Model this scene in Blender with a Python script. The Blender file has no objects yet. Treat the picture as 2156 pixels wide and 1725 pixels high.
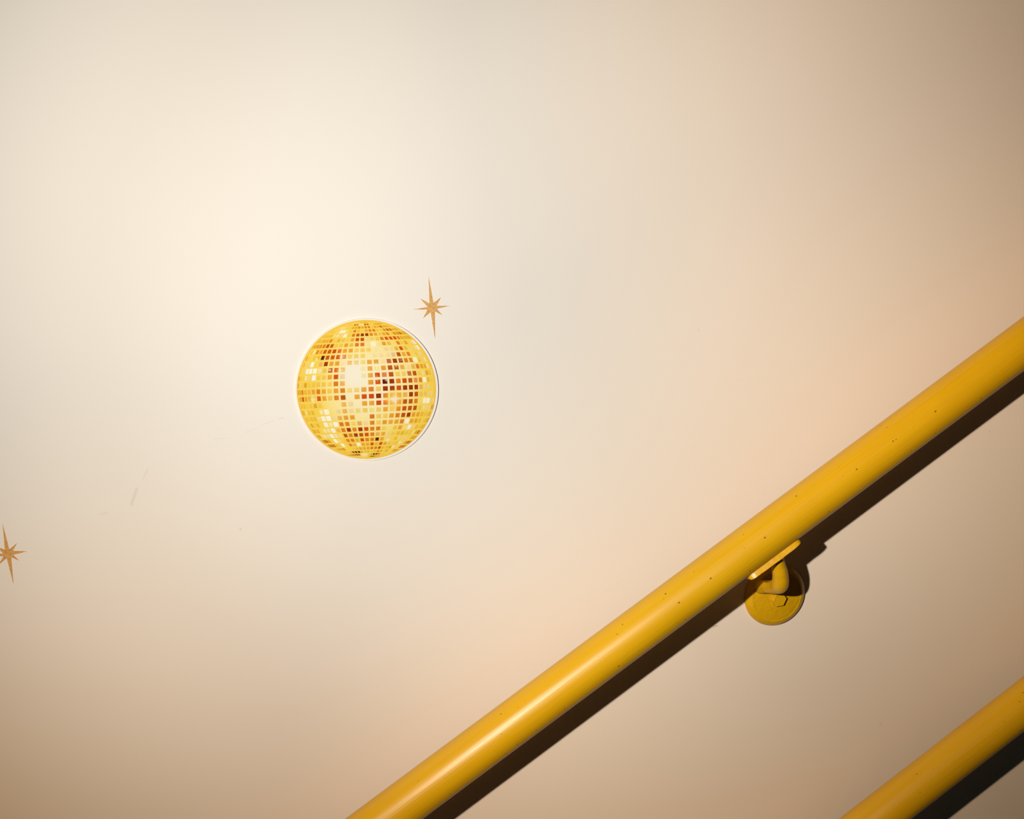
import bpy, bmesh, math, random
from mathutils import Vector, Matrix
random.seed(7)
S = bpy.context.scene
COL = S.collection

# ------------------------------------------------------------------ camera
IW, IH, FPX = 2156.0, 1725.0, 2591.0
FOOT = (443.0, 355.6)          # image point where the wall is met square-on
DIST = 1.105                   # camera to wall, metres
ROLL = math.radians(6.5)
CZ = 1.45                      # camera height
g = Vector(((FOOT[0]-IW/2)/FPX, (FOOT[1]-IH/2)/FPX, 1.0)).normalized()      # towards the wall
up = Vector((-math.sin(ROLL), -math.cos(ROLL), 0.0)); up = (up-g*up.dot(g)).normalized()
rt = g.cross(up).normalized()
M = Matrix((rt, g, up))        # camera axes (x right, y down, z forward) -> world
CAM = Vector((0.0, -DIST, CZ))
cam_d = bpy.data.cameras.new('camera'); cam = bpy.data.objects.new('camera', cam_d); COL.objects.link(cam)
R3 = M @ Matrix(((1, 0, 0), (0, -1, 0), (0, 0, -1)))
cam.matrix_world = Matrix.Translation(CAM) @ R3.to_4x4()
cam_d.sensor_width = 36.0; cam_d.lens = 36.0*FPX/IW; cam_d.clip_start = 0.01
S.camera = cam
def at(px, py, h=0.0):
    """world point seen at a photo pixel, h metres off the wall (the plane y = 0)"""
    d = M @ Vector(((px-IW/2)/FPX, (py-IH/2)/FPX, 1.0))
    return CAM + d*((-h-CAM.y)/d.y)

# ------------------------------------------------------------------ light
S.view_settings.view_transform = 'Standard'; S.view_settings.look = 'None'
S.view_settings.exposure = 0.0; S.view_settings.gamma = 1.0; S.view_settings.use_curve_mapping = False
w = bpy.data.worlds.new('dim_room'); S.world = w; w.use_nodes = True
w.node_tree.nodes['Background'].inputs[0].default_value = (0.45, 0.92, 1.0, 1)
w.node_tree.nodes['Background'].inputs[1].default_value = 0.009
FLASH = at(-18, 402) + Vector((0, -0.861, 0))
def spot(name, power, col, cone, blend, aim, size):
    d = bpy.data.lights.new(name, 'SPOT'); o = bpy.data.objects.new(name, d); COL.objects.link(o)
    d.energy = power; d.color = col; d.spot_size = cone; d.spot_blend = blend
    d.shadow_soft_size = size
    o.location = FLASH
    o.rotation_euler = (aim-FLASH).to_track_quat('-Z', 'Y').to_euler()
    return o
WALL = (0.78, 0.655, 0.535)
GAIN = 0.985*4*math.pi*math.pi*DIST**2
# one flash head, its uneven throw split into overlapping beams from the same point
for nm, ax, ay, half, c in (('flash_wide_beam', 831, 547, 0.736, (.5739, .4990, .4050)),
                            ('flash_core_beam', 1259, 723, 0.469, (.1400, .1407, .1323)),
                            ('flash_low_beam', 2766, 2113, 0.695, (.5726, .3591, .1840)),
                            ('flash_floor_beam', 246, 3147, 0.825, (.3657, .2132, .0988)),
                            ('flash_high_beam', 3425, -118, 0.681, (.4983, .2829, .1275))):
    v = [c[i]/WALL[i] for i in range(3)]; k = max(v)
    spot(nm, GAIN*k, [q/k for q in v], 2*half, 1.0, at(ax, ay), 0.010)

# ------------------------------------------------------------------ helpers
def lin(c):
    return tuple(((v/255)/12.92 if v/255 <= .04045 else ((v/255+.055)/1.055)**2.4) for v in c)
def mat(name):
    m = bpy.data.materials.new(name); m.use_nodes = True
    nt = m.node_tree; return m, nt, nt.nodes['Principled BSDF']
def N(nt, typ, **k):
    n = nt.nodes.new(typ)
    for a, b in k.items(): setattr(n, a, b)
    return n
def math_n(nt, op, a, b=None, clamp=False):
    n = N(nt, 'ShaderNodeMath', operation=op, use_clamp=clamp)
    for i, v in enumerate((a, b)):
        if v is None: continue
        if isinstance(v, (int, float)): n.inputs[i].default_value = v
        else: nt.links.new(v, n.inputs[i])
    return n.outputs[0]
def mix(nt, fac, a, b, mode='MIX'):
    n = N(nt, 'ShaderNodeMix', data_type='RGBA', blend_type=mode)
    for i, v in ((0, fac), (6, a), (7, b)):
        if isinstance(v, (int, float)): n.inputs[i].default_value = v
        elif isinstance(v, tuple): n.inputs[i].default_value = (*v, 1)
        else: nt.links.new(v, n.inputs[i])
    return n.outputs[2]
def obj(name, bm, m, parent=None, smooth=True, sharp=None):
    me = bpy.data.meshes.new(name); bm.normal_update(); bm.to_mesh(me); bm.free()
    me.materials.append(m)
    for p in me.polygons: p.use_smooth = smooth
    if sharp is not None: me.set_sharp_from_angle(angle=math.radians(sharp))
    o = bpy.data.objects.new(name, me); COL.objects.link(o)
    if parent: o.parent = parent
    return o
def tag(o, label, cat, group=None):
    o['label'] = label; o['category'] = cat
    if group: o['group'] = group
def thing(name, label, cat, loc, group=None):
    o = bpy.data.objects.new(name, None); COL.objects.link(o); o.location = loc
    o.empty_display_size = 0.02
    tag(o, label, cat, group); return o
def put(o, parent_loc):            # mesh written in world coordinates -> local to its thing
    o.data.transform(Matrix.Translation(-Vector(parent_loc)))

# ------------------------------------------------------------------ wall
m_wall, nt, b = mat('cream_painted_wall')
tc = N(nt, 'ShaderNodeTexCoord')
n1 = N(nt, 'ShaderNodeTexNoise'); n1.inputs['Scale'].default_value = 5.0; n1.inputs['Detail'].default_value = 4
n2 = N(nt, 'ShaderNodeTexNoise'); n2.inputs['Scale'].default_value = 260.0; n2.inputs['Detail'].default_value = 3
nt.links.new(tc.outputs['Object'], n1.inputs[0]); nt.links.new(tc.outputs['Object'], n2.inputs[0])
c0 = mix(nt, n1.outputs[0], tuple(v*0.985 for v in WALL), tuple(v*1.015 for v in WALL))
# scuffs and chips, each a short worn stroke of its own: distance to a segment on the wall
sep = N(nt, 'ShaderNodeSeparateXYZ'); nt.links.new(tc.outputs['Object'], sep.inputs[0])
scuffs = [((450, 924), (478, 923), .0006, .10), ((515, 912), (538, 902), .0006, .12), ((552, 895), (577, 886), .0006, .12),
          ((588, 882), (596, 880), .0010, .16), ((301, 1008), (312, 988), .0010, .13), ((277, 1062), (288, 1030), .0022, .15),
          ((213, 1083), (226, 1080), .0016, .09), ((506, 1113), (507, 1115), .0014, .22), ((1502, 1320), (1510, 1318), .0012, .45),
          ((1470, 694), (1473, 697), .0012, .10), ((1298, 1228), (1312, 1221), .0006, .12), ((1275, 1246), (1286, 1236), .0008, .06),
          ((2083, 907), (2085, 909), .0011, .15), ((1852, 1522), (1856, 1526), .0012, .2)]
fac = None
for p0, p1, wd, st in scuffs:
    a, c = at(*p0), at(*p1); dx, dz = c.x-a.x, c.z-a.z; L2 = dx*dx+dz*dz
    ux = math_n(nt, 'SUBTRACT', sep.outputs[0], a.x); uz = math_n(nt, 'SUBTRACT', sep.outputs[2], a.z)
    t = math_n(nt, 'ADD', math_n(nt, 'MULTIPLY', ux, dx/L2), math_n(nt, 'MULTIPLY', uz, dz/L2), True)
    ex = math_n(nt, 'SUBTRACT', ux, math_n(nt, 'MULTIPLY', t, dx)); ez = math_n(nt, 'SUBTRACT', uz, math_n(nt, 'MULTIPLY', t, dz))
    d = math_n(nt, 'SQRT', math_n(nt, 'ADD', math_n(nt, 'MULTIPLY', ex, ex), math_n(nt, 'MULTIPLY', ez, ez)))
    f = math_n(nt, 'MULTIPLY', math_n(nt, 'SUBTRACT', 1.0, math_n(nt, 'DIVIDE', d, wd), True), st)
    fac = f if fac is None else math_n(nt, 'MAXIMUM', fac, f)
c1 = mix(nt, fac, c0, (0.20, 0.15, 0.10))
nt.links.new(c1, b.inputs['Base Color'])
b.inputs['Roughness'].default_value = 0.60; b.inputs['Specular IOR Level'].default_value = 0.3
bp = N(nt, 'ShaderNodeBump'); bp.inputs['Strength'].default_value = 0.04; bp.inputs['Distance'].default_value = 0.001
nt.links.new(n2.outputs[0], bp.inputs['Height']); nt.links.new(bp.outputs[0], b.inputs['Normal'])
bm = bmesh.new()
bmesh.ops.create_cube(bm, size=1.0, matrix=Matrix.Translation((0.3, 0.06, 1.4)) @ Matrix.Diagonal((6.0, 0.12, 4.4, 1)))
wall = obj('wall_back', bm, m_wall, smooth=False); wall['kind'] = 'structure'

# ------------------------------------------------------------------ handrails
def yellow_paint(name, streaks=True):
    m, nt, b = mat(name)
    tc = N(nt, 'ShaderNodeTexCoord'); mp = N(nt, 'ShaderNodeMapping')
    mp.inputs['Scale'].default_value = (520, 520, 11) if streaks else (120, 120, 120)
    nt.links.new(tc.outputs['Object'], mp.inputs[0])
    st = N(nt, 'ShaderNodeTexNoise'); st.inputs['Scale'].default_value = 1.0; st.inputs['Detail'].default_value = 4
    nt.links.new(mp.outputs[0], st.inputs[0])
    big = N(nt, 'ShaderNodeTexNoise'); big.inputs['Scale'].default_value = 14.0; big.inputs['Detail'].default_value = 3
    nt.links.new(tc.outputs['Object'], big.inputs[0])
    ca = mix(nt, big.outputs[0], (0.60, 0.318, 0.001), (0.69, 0.392, 0.003))
    cb = mix(nt, math_n(nt, 'MULTIPLY', st.outputs[0], 0.36), ca, (0.42, 0.19, 0.003))
    # paint chips: sparse cells of a stretched cell pattern
    mp2 = N(nt, 'ShaderNodeMapping'); mp2.inputs['Scale'].default_value = (205, 205, 120)
    nt.links.new(tc.outputs['Object'], mp2.inputs[0])
    vo = N(nt, 'ShaderNodeTexVoronoi'); vo.inputs['Scale'].default_value = 1.0
    nt.links.new(mp2.outputs[0], vo.inputs[0])
    sc = N(nt, 'ShaderNodeSeparateColor'); nt.links.new(vo.outputs['Color'], sc.inputs[0])
    rare = math_n(nt, 'GREATER_THAN', sc.outputs[0], 0.35)
    rad = math_n(nt, 'MULTIPLY', math_n(nt, 'POWER', sc.outputs[1], 1.4), 0.145)
    near = math_n(nt, 'LESS_THAN', vo.outputs['Distance'], rad)
    chip = math_n(nt, 'MULTIPLY', rare, near)
    cc = mix(nt, math_n(nt, 'MULTIPLY', chip, 0.85 if streaks else 0.0), cb, (0.10, 0.028, 0.005))
    nt.links.new(cc, b.inputs['Base Color'])
    b.inputs['Roughness'].default_value = 0.37
    b.inputs['Specular IOR Level'].default_value = 0.45
    h = math_n(nt, 'SUBTRACT', st.outputs[0], math_n(nt, 'MULTIPLY', chip, 0.8 if streaks else 0.0))
    bp = N(nt, 'ShaderNodeBump'); bp.inputs['Strength'].default_value = 0.45 if streaks else 0.45
    bp.inputs['Distance'].default_value = 0.0004 if streaks else 0.002
    nt.links.new(h, bp.inputs['Height']); nt.links.new(bp.outputs[0], b.inputs['Normal'])
    return m
m_pipe = yellow_paint('yellow_gloss_paint_brushed')
m_brk = yellow_paint('yellow_gloss_paint_lumpy', False)

ANG, H1, RAD = 0.596, 0.059*DIST, 0.019*DIST     # slope in the wall, axis height off the wall, radius
e = Vector((math.cos(ANG), -math.sin(ANG), 0)); e = (e-g*e.dot(g)).normalized()
AX = (M @ e).normalized()                        # rail direction, lies in the wall plane
nn = M @ g.cross(e); DN = nn if nn.z < 0 else -nn # in the wall plane, down across the rail
DN.normalize()
OUT = Vector((0, -1, 0))
def rail_centre(n): return Vector((CAM.x, 0, CAM.z)) + DN*(n*DIST) + OUT*H1
def tube_mesh(rad, half, segs=128, rings=60):
    bm = bmesh.new(); rows = []
    for j in range(rings+1):
        z = -half+2*half*j/rings
        rows.append([bm.verts.new((rad*math.cos(2*math.pi*i/segs), rad*math.sin(2*math.pi*i/segs), z)) for i in range(segs)])
    for j in range(rings):
        for i in range(segs):
            k = (i+1) % segs; bm.faces.new((rows[j][i], rows[j][k], rows[j+1][k], rows[j+1][i]))
    bm.faces.new(rows[0][::-1]); bm.faces.new(rows[-1])
    return bm
rot = Matrix((DN, OUT, AX)).transposed()
if rot.determinant() < 0: rot = Matrix((-DN, OUT, AX)).transposed()
def place(o, c, t): o.matrix_local = Matrix.Translation(c) @ rot.to_4x4()
c1 = rail_centre(0.508) + AX*0.45
rail = thing('handrail', 'long yellow handrail with a round wall bracket, crossing the cream wall below the disco ball', 'handrail', c1, 'yellow handrails')
tube = obj('rail_tube', tube_mesh(RAD, 1.5), m_pipe, rail, sharp=40)
tube.matrix_local = rot.to_4x4()
c2 = rail_centre(0.811) + AX*0.75
rail2 = obj('handrail', tube_mesh(RAD, 1.5), m_pipe, sharp=40); rail2.matrix_world = Matrix.Translation(c2) @ rot.to_4x4()
tag(rail2, 'lower yellow handrail cutting across the bottom right corner, no bracket in sight', 'handrail', 'yellow handrails')

# bracket: a cast arm from a round rose on the wall out and up to a saddle under the tube
def sweep(bm, pts, rads, side, segs=28, sub=8):
    """round-ish bar through pts with an oval section (rads: (a, b))"""
    P = []; 
    ext = [pts[0]*2-pts[1]]+pts+[pts[-1]*2-pts[-2]]; er = [rads[0]]+rads+[rads[-1]]
    for i in range(1, len(ext)-2):
        for k in range(sub):
            t = k/sub
            def cr(a, b, c, d): return 0.5*((2*b)+(c-a)*t+(2*a-5*b+4*c-d)*t*t+(3*b-a-3*c+d)*t**3)
            P.append((cr(*ext[i-1:i+3]), tuple(cr(*[er[i-1+q][z] for q in range(4)]) for z in (0, 1))))
    P.append((pts[-1], rads[-1])); rows = []
    for i, (p, r) in enumerate(P):
        q0 = P[max(i-1, 0)][0]; q1 = P[min(i+1, len(P)-1)][0]; tn = (q1-q0).normalized()
        a = (side-tn*side.dot(tn)).normalized(); bb = tn.cross(a)
        rows.append([bm.verts.new(p+a*(r[0]*math.cos(2*math.pi*s/segs))+bb*(r[1]*math.sin(2*math.pi*s/segs))) for s in range(segs)])
    for j in range(len(rows)-1):
        for i in range(segs):
            k = (i+1) % segs; bm.faces.new((rows[j][i], rows[j][k], rows[j+1][k], rows[j+1][i]))
    bm.faces.new(rows[0][::-1]); bm.faces.new(rows[-1])
ROSE = at(1630, 1251.5); 
bm = bmesh.new()
arm_pts = [at(1600, 1236, .004), at(1611, 1236, .018), at(1632, 1236, .040), at(1642, 1230, .054), at(1643, 1210, .060), at(1638, 1188, .063), at(1634, 1172, .065)]
arm_r = [(.0070, .0075), (.0062, .0066), (.0068, .0072), (.0078, .0086), (.0075, .0080), (.0068, .0072), (.0062, .0066)]
sweep(bm, arm_pts, arm_r, AX)
arm = obj('bracket', bm, m_brk, rail, sharp=60); put(arm, c1)
# rose: turned disc with a rounded shoulder
def lathe(bm, prof, c, ax, u, v, segs=96):
    rows = []
    for r, h in prof:
        rows.append([bm.verts.new(c+ax*h+u*(r*math.cos(2*math.pi*i/segs))+v*(r*math.sin(2*math.pi*i/segs))) for i in range(segs)])
    for j in range(len(rows)-1):
        for i in range(segs):
            k = (i+1) % segs; bm.faces.new((rows[j][i], rows[j][k], rows[j+1][k], rows[j+1][i]))
    bm.faces.new(rows[-1]); bm.faces.new(rows[0][::-1])
bm = bmesh.new()
RR = .0330
lathe(bm, [(RR, 0), (RR, .0020), (RR-.0008, .0034), (RR-.0026, .0050), (RR-.0048, .0064), (RR-.0062, .0071), (RR-.0068, .0072), (RR-.0072, .0070), (RR-.0080, .0073), (.004, .0075)], ROSE, OUT, Vector((1, 0, 0)), Vector((0, 0, 1)))
bmesh.ops.recalc_face_normals(bm, faces=bm.faces)
rose = obj('rose', bm, m_brk, arm, sharp=50); put(rose, c1)
# hexagonal bolt head on the rose
B = at(1637.5, 1260.5, .0075)
bm = bmesh.new(); rows = []
for r, h in ((.0080, -.0005), (.0080, .0040), (.0072, .0050)):
    rows.append([bm.verts.new(B+OUT*h+Vector((math.cos(math.radians(60*i+2)), 0, math.sin(math.radians(60*i+2))))*r) for i in range(6)])
for j in range(2):
    for i in range(6): bm.faces.new((rows[j][i], rows[j][(i+1) % 6], rows[j+1][(i+1) % 6], rows[j+1][i]))
bm.faces.new(rows[-1]); bm.faces.new(rows[0][::-1]); bmesh.ops.recalc_face_normals(bm, faces=bm.faces)
bolt = obj('bolt_head', bm, m_brk, arm, smooth=False); put(bolt, c1)
# saddle: curved plate hugging the underside of the tube
def on_axis(px, py):
    p = at(px, py, H1); return (p-c1).dot(AX)
t0, t1 = on_axis(1571, 1221), on_axis(1683, 1141)
bm = bmesh.new(); rows = []; nz, na = 28, 14
def saddle_row(t, wide, inner, outer):
    row = []
    for k in range(na+1):
        a = (-1+2*k/na)*wide; row.append((inner, a))
    for k in range(na, -1, -1):
        a = (-1+2*k/na)*wide; row.append((outer, a))
    return [bm.verts.new(c1+AX*t+(DN*math.cos(a)+OUT*math.sin(a))*r) for r, a in row]
for j in range(nz+1):
    s = -1+2*j/nz; k = max(0.0, 1-abs(s)**10)**.5; k2 = max(0.0, 1-abs(s)**9)**.5
    rows.append(saddle_row(t0+(t1-t0)*(s+1)/2, math.radians(16+18*k), RAD-.0004, RAD+.0014+.0042*k2+.0001*(math.sin(5.3*s+1)+math.sin(13*s))))
n = len(rows[0])
for j in range(nz):
    for i in range(n): bm.faces.new((rows[j][i], rows[j][(i+1) % n], rows[j+1][(i+1) % n], rows[j+1][i]))
bm.faces.new(rows[0]); bm.faces.new(rows[-1][::-1]); bmesh.ops.recalc_face_normals(bm, faces=bm.faces)
sad = obj('saddle_plate', bm, m_brk, arm, sharp=70); put(sad, c1)
mod = sad.modifiers.new('soft_edges', 'BEVEL'); mod.width = .0012; mod.segments = 3; mod.limit_method = 'ANGLE'; mod.angle_limit = math.radians(50)

# ------------------------------------------------------------------ disco ball cut-out
m_board, nt, b = mat('white_board')
b.inputs['Base Color'].default_value = (0.785, 0.675, 0.57, 1); b.inputs['Roughness'].default_value = 0.5
m_print, nt, b = mat('printed_disco_ball')
at_n = N(nt, 'ShaderNodeAttribute', attribute_name='ink'); nt.links.new(at_n.outputs['Color'], b.inputs['Base Color'])
b.inputs['Roughness'].default_value = 0.7; b.inputs['Specular IOR Level'].default_value = 0.06
DC, DR = (771.9, 819.7), 149.7
BC, BR = (770.6, 819.2), 146.3
def board_h(dx, dy):      # the board stands a touch prouder at its upper right
    r = math.hypot(dx, dy)/DR
    return .0021 + .0009*r*max(0.0, math.cos(math.atan2(-dy, dx)-math.radians(28)))
disco = thing('disco_ball_cutout', 'round white-edged cutout printed with a golden mirrored disco ball, fixed on the cream wall', 'wall decoration', at(*DC))
dl = at(*DC)
bm = bmesh.new(); seg = 200; rows = []
for k, (r, top) in enumerate(((1, 0), (1, 1), (.5, 1))):
    rr = []
    for i in range(seg):
        a = 2*math.pi*i/seg; dx, dy = DR*r*math.cos(a), DR*r*math.sin(a)
        h = board_h(dx, dy) if top else 0.0
        rr.append(bm.verts.new(at(DC[0]+dx, DC[1]+dy, 0)+OUT*h))
    rows.append(rr)
cv = bm.verts.new(at(*DC)+OUT*board_h(0, 0))
for j in range(2):
    for i in range(seg): bm.faces.new((rows[j][i], rows[j][(i+1) % seg], rows[j+1][(i+1) % seg], rows[j+1][i]))
for i in range(seg): bm.faces.new((rows[2][i], rows[2][(i+1) % seg], cv))
bm.faces.new(rows[0][::-1]); bmesh.ops.recalc_face_normals(bm, faces=bm.faces)
brd = obj('backing_board', bm, m_board, disco, sharp=40); put(brd, dl)

GRID = [".............GGggYYY..........",
"........YYYBOwwBBYYggggYY.....",
".......wPYYggOAOOYAABggAYYY...",
"....YYYPWWPYOGYAOOYYOBBgggY...",
"...GGGGPwPWYOBDDOAYAOYOOBggg..",
"..GGGAAOYGYYARBPYYORRROAgggY..",
"..ggOOOBBYYAGOrwWPAG.OYA.PWP..",
"...YwOARBRrAAYYYwwPPGRG.PwW...",
"..gY.GGKBRRsYYY.wPPqBAO.YPP...",
"..GPPW.aDAAPAGYAAPSDDOOWGPw...",
"...PWWWwYBrA..yAyABBaPaOAAw...",
"ggYYwPWYYARq..yARsBYYSBYPgGP..",
"ggPYgYYYYYOA...ARKDORBsOWGY...",
"gggOGaAOAYAOYYAOYDDRDDDaPP....",
"YYgRAAGRAYOB.ARRDOAAaDBYYPP...",
".YGGYYAY...aP.AARrAOBBO.WWPP..",
".gGPGG.wW.PaPyYyYAYORBBYPPPgg.",
"..GYGGPWWPaAA..OYYAOBDAAGYGg..",
"..YgYG.WwWOOYaPOYAAAOWAAGYGgg.",
"..gGA.wwWaODODROOY.YAPWPGYGg..",
"..ggPwwWwPBODBROaAPYGGYYPgBg..",
"..gBBg.WPYOOGROOKAGYGPPP.ggg..",
"..gBBBGYW.OaWAARGRAGYYwPgBBO..",
"....GggO..YGAAAOOBGGgwP.BBBg..",
".....GGYGDKKAGGYGOgYg..OOg....",
"....ggOBBKK.wwGgKKBYY.........",
"..............gKKBggg........."]
INK = {'K': (98, 26, 0), 'D': (160, 52, 2), 'B': (190, 88, 10), 'R': (212, 82, 10), 'r': (234, 110, 38), 'O': (225, 130, 36),
       'S': (202, 112, 66), 's': (228, 136, 84), 'A': (236, 166, 54), 'a': (238, 182, 92), 'G': (230, 180, 48), 'g': (210, 150, 26),
       'Y': (241, 199, 78), 'y': (236, 221, 116), 'P': (245, 216, 160), 'q': (236, 198, 158), 'w': (248, 230, 172), 'W': (255, 246, 226)}
SPK = [(829.5, 840.5, 8.5, 1), (693.7, 778.5, 2.2, 1), (717.6, 751, 3.2, .9), (716, 779, 4, .8), (785.6, 722.7, 5, .8), (873.8, 756, 4, .9),
       (658.8, 840.8, 5, .8), (815, 924.6, 4.2, .8), (665.9, 756.6, 2.6, .8), (792.3, 769, 4, .8), (792, 776, 2.4, .8), (894, 841.8, 5, .6), (766, 956.4, 5, .5),
       (861.6, 764.7, 2.2, .8), (832.8, 768.8, 2.6, .8), (812.5, 799.5, 1.8, .9), (793, 796, 4, .7), (755, 744, 2.2, .8), (858, 792, 2.5, .6), (843, 757.5, 3, .45)]
def lerp(a, b, t): return tuple(x+(y-x)*t for x, y in zip(a, b))
def sm(a, b, x): t = min(1, max(0, (x-a)/(b-a))); return t*t*(3-2*t)
def glow(x, y, c, amt=1.0):
    d = math.hypot((x-745)/1.0, (y-787)/1.15)                 # the printed burst of light left of the middle
    c = lerp(c, (250, 241, 220), amt*0.95*(1-sm(8, 42, d)))
    for sx, sy, r, s in SPK:
        dx, dy = x-sx, y-sy; d = math.hypot(dx, dy)/r
        if d > 4: continue
        a = math.atan2(dy, dx); ray = 1+.55*max(0, math.cos(4*a+.6))**3
        c = lerp(c, (253, 243, 200) if r < 8 else (253, 236, 214), s*math.exp(-(d/ray)**2*0.9))
        if r > 8: c = lerp(c, (250, 205, 60), .45*math.exp(-((d-1.6)/.8)**2))
    return c
def ground(x, y):
    r = math.hypot(x-BC[0], y-BC[1]); q = math.hypot(x-778, y-812)
    c = lerp((252, 240, 202), (252, 231, 150), sm(25, 95, q)); c = lerp(c, (249, 213, 82), sm(82, 126, q))
    c = lerp(c, (247, 196, 80), .8*sm(138, 146.3, r))
    return glow(x, y, c)
WHT = (0.83, 0.76, 0.68)
PRINT_GAIN = (0.84, 0.76, 0.68)
def ink(c): return tuple(max(0.0, min(1.0, v*k)) for v, k in zip(lin(c), PRINT_GAIN))
bm = bmesh.new(); lay = bm.loops.layers.float_color.new('ink'); vcol = {}
def pv(x, y, lift, c):
    p = at(x, y, 0)+OUT*(board_h(x-DC[0], y-DC[1])+lift)
    v = bm.verts.new(p); vcol[v] = (*ink(c), 1); return v
nr, na = 84, 300; rows = [[pv(BC[0], BC[1], .0001, ground(*BC))]]
for j in range(1, nr+1):
    r = BR*(1-(1-j/nr)**1.15)
    rows.append([pv(BC[0]+r*math.cos(2*math.pi*i/na), BC[1]+r*math.sin(2*math.pi*i/na), .0001,
                    ground(BC[0]+r*math.cos(2*math.pi*i/na), BC[1]+r*math.sin(2*math.pi*i/na))) for i in range(na)])
for i in range(na): bm.faces.new((rows[0][0], rows[1][i], rows[1][(i+1) % na]))
for j in range(1, nr):
    for i in range(na): bm.faces.new((rows[j][i], rows[j+1][i], rows[j+1][(i+1) % na], rows[j][(i+1) % na]))
# rim of the printed sheet down to the board
rim = [pv(BC[0]+BR*math.cos(2*math.pi*i/na), BC[1]+BR*math.sin(2*math.pi*i/na), -.0001, (238, 186, 90)) for i in range(na)]
for i in range(na): bm.faces.new((rows[-1][i], rim[i], rim[(i+1) % na], rows[-1][(i+1) % na]))
TILT = math.radians(2.8); ct, stt = math.cos(TILT), math.sin(TILT)
rnd = random.Random(3)
for r in range(27):
    for c in range(30):
        k = GRID[r][c]
        if k == '.': continue
        lat0 = math.radians(5.806*(13-r)); lon0 = math.radians(-86.3+6*c)
        hl, hn = math.radians(1.93), math.radians(2.12)
        if k == 'W' : hl *= 1.15; hn *= 1.2
        base = lerp(INK[k], (255, 200, 120), 0) ; j1 = rnd.uniform(-5, 5); dirx = rnd.choice((-1, 1))
        if k in 'YyPGg': base = lerp(base, ground(BC[0]+BR*math.cos(lat0)*math.sin(lon0), BC[1]-BR*math.sin(lat0)), .25)
        nsub = 5; vs = []
        for a in range(nsub+1):
            row = []
            for bq in range(nsub+1):
                la = lat0+hl*(1-2*a/nsub); lo = max(-math.pi/2, min(math.pi/2, lon0+hn*(-1+2*bq/nsub)))
                X = math.cos(la)*math.sin(lo); Y = math.sin(la)
                px = 771.3+145.6*(X*ct-Y*stt); py = 819.2-145.6*(Y*ct+X*stt)
                cc = tuple(min(255, max(0, v+j1+dirx*6*(bq/nsub-.5)+5*(a/nsub-.5)*-1)) for v in base)
                row.append(pv(px, py, .0002, glow(px, py, cc, .75)))
            vs.append(row)
        for a in range(nsub):
            for bq in range(nsub): bm.faces.new((vs[a][bq], vs[a+1][bq], vs[a+1][bq+1], vs[a][bq+1]))
for f in bm.faces:
    for l in f.loops: l[lay] = vcol[l.vert]
    f.normal_update()
    if f.normal.y > 0.2: f.normal_flip()
prt = obj('printed_ball', bm, m_print, disco, smooth=False); put(prt, dl)

# ------------------------------------------------------------------ star decals
m_star, nt, b = mat('copper_glitter_film')
tc = N(nt, 'ShaderNodeTexCoord')
vz = N(nt, 'ShaderNodeTexVoronoi'); vz.inputs['Scale'].default_value = 1500.0; nt.links.new(tc.outputs['Object'], vz.inputs[0])
sc = N(nt, 'ShaderNodeSeparateColor'); nt.links.new(vz.outputs['Color'], sc.inputs[0])
cs = mix(nt, sc.outputs[0], (0.56, 0.235, 0.045), (0.80, 0.42, 0.13))
nt.links.new(cs, b.inputs['Base Color']); b.inputs['Metallic'].default_value = 0.25; b.inputs['Roughness'].default_value = 0.45
bp = N(nt, 'ShaderNodeBump'); bp.inputs['Strength'].default_value = 0.5; bp.inputs['Distance'].default_value = 0.0004
nt.links.new(sc.outputs[1], bp.inputs['Height']); nt.links.new(bp.outputs[0], b.inputs['Normal'])
def star(pts, label):
    cx = sum(p[0] for p in pts)/len(pts); cy = sum(p[1] for p in pts)/len(pts)
    P = [at(x, y) for x, y in pts]; C = sum(P, Vector())/len(P)
    bm = bmesh.new()
    lo = [bm.verts.new(p-C) for p in P]; hi = [bm.verts.new(p-C+OUT*.0004) for p in P]
    a, c = bm.verts.new((0, 0, 0)), bm.verts.new(OUT*.0004); n = len(P)
    for i in range(n):
        j = (i+1) % n; bm.faces.new((lo[i], lo[j], hi[j], hi[i])); bm.faces.new((hi[i], hi[j], c)); bm.faces.new((lo[j], lo[i], a))
    bmesh.ops.recalc_face_normals(bm, faces=bm.faces)
    o = obj('star_decal', bm, m_star, smooth=False); o.location = C
    tag(o, label, 'star decal', 'glittery copper star decals'); return o
z1 = [(560, 140), (673, 735), (843, 603), (742, 797), (1045, 798), (748, 865), (878, 1014), (703, 925), (710, 1552), (608, 940), (433, 1084), (540, 885), (208, 880), (537, 825), (373, 632), (583, 745)]
star([(850+x/10.783, 570+y/10.783) for x, y in z1], 'copper glitter eight-pointed star just above right of the disco ball')
z2 = [(62, 138), (226, 770), (412, 614), (312, 805), (660, 815), (316, 898), (473, 1046), (273, 960), (330, 1620), (163, 980), (-50, 1155), (88, 935), (-260, 925), (74, 865), (-85, 700), (118, 775)]
star([(x/11.5, 1090+y/11.5) for x, y in z2], 'copper glitter eight-pointed star cut off by the left edge, lower than the disco ball')
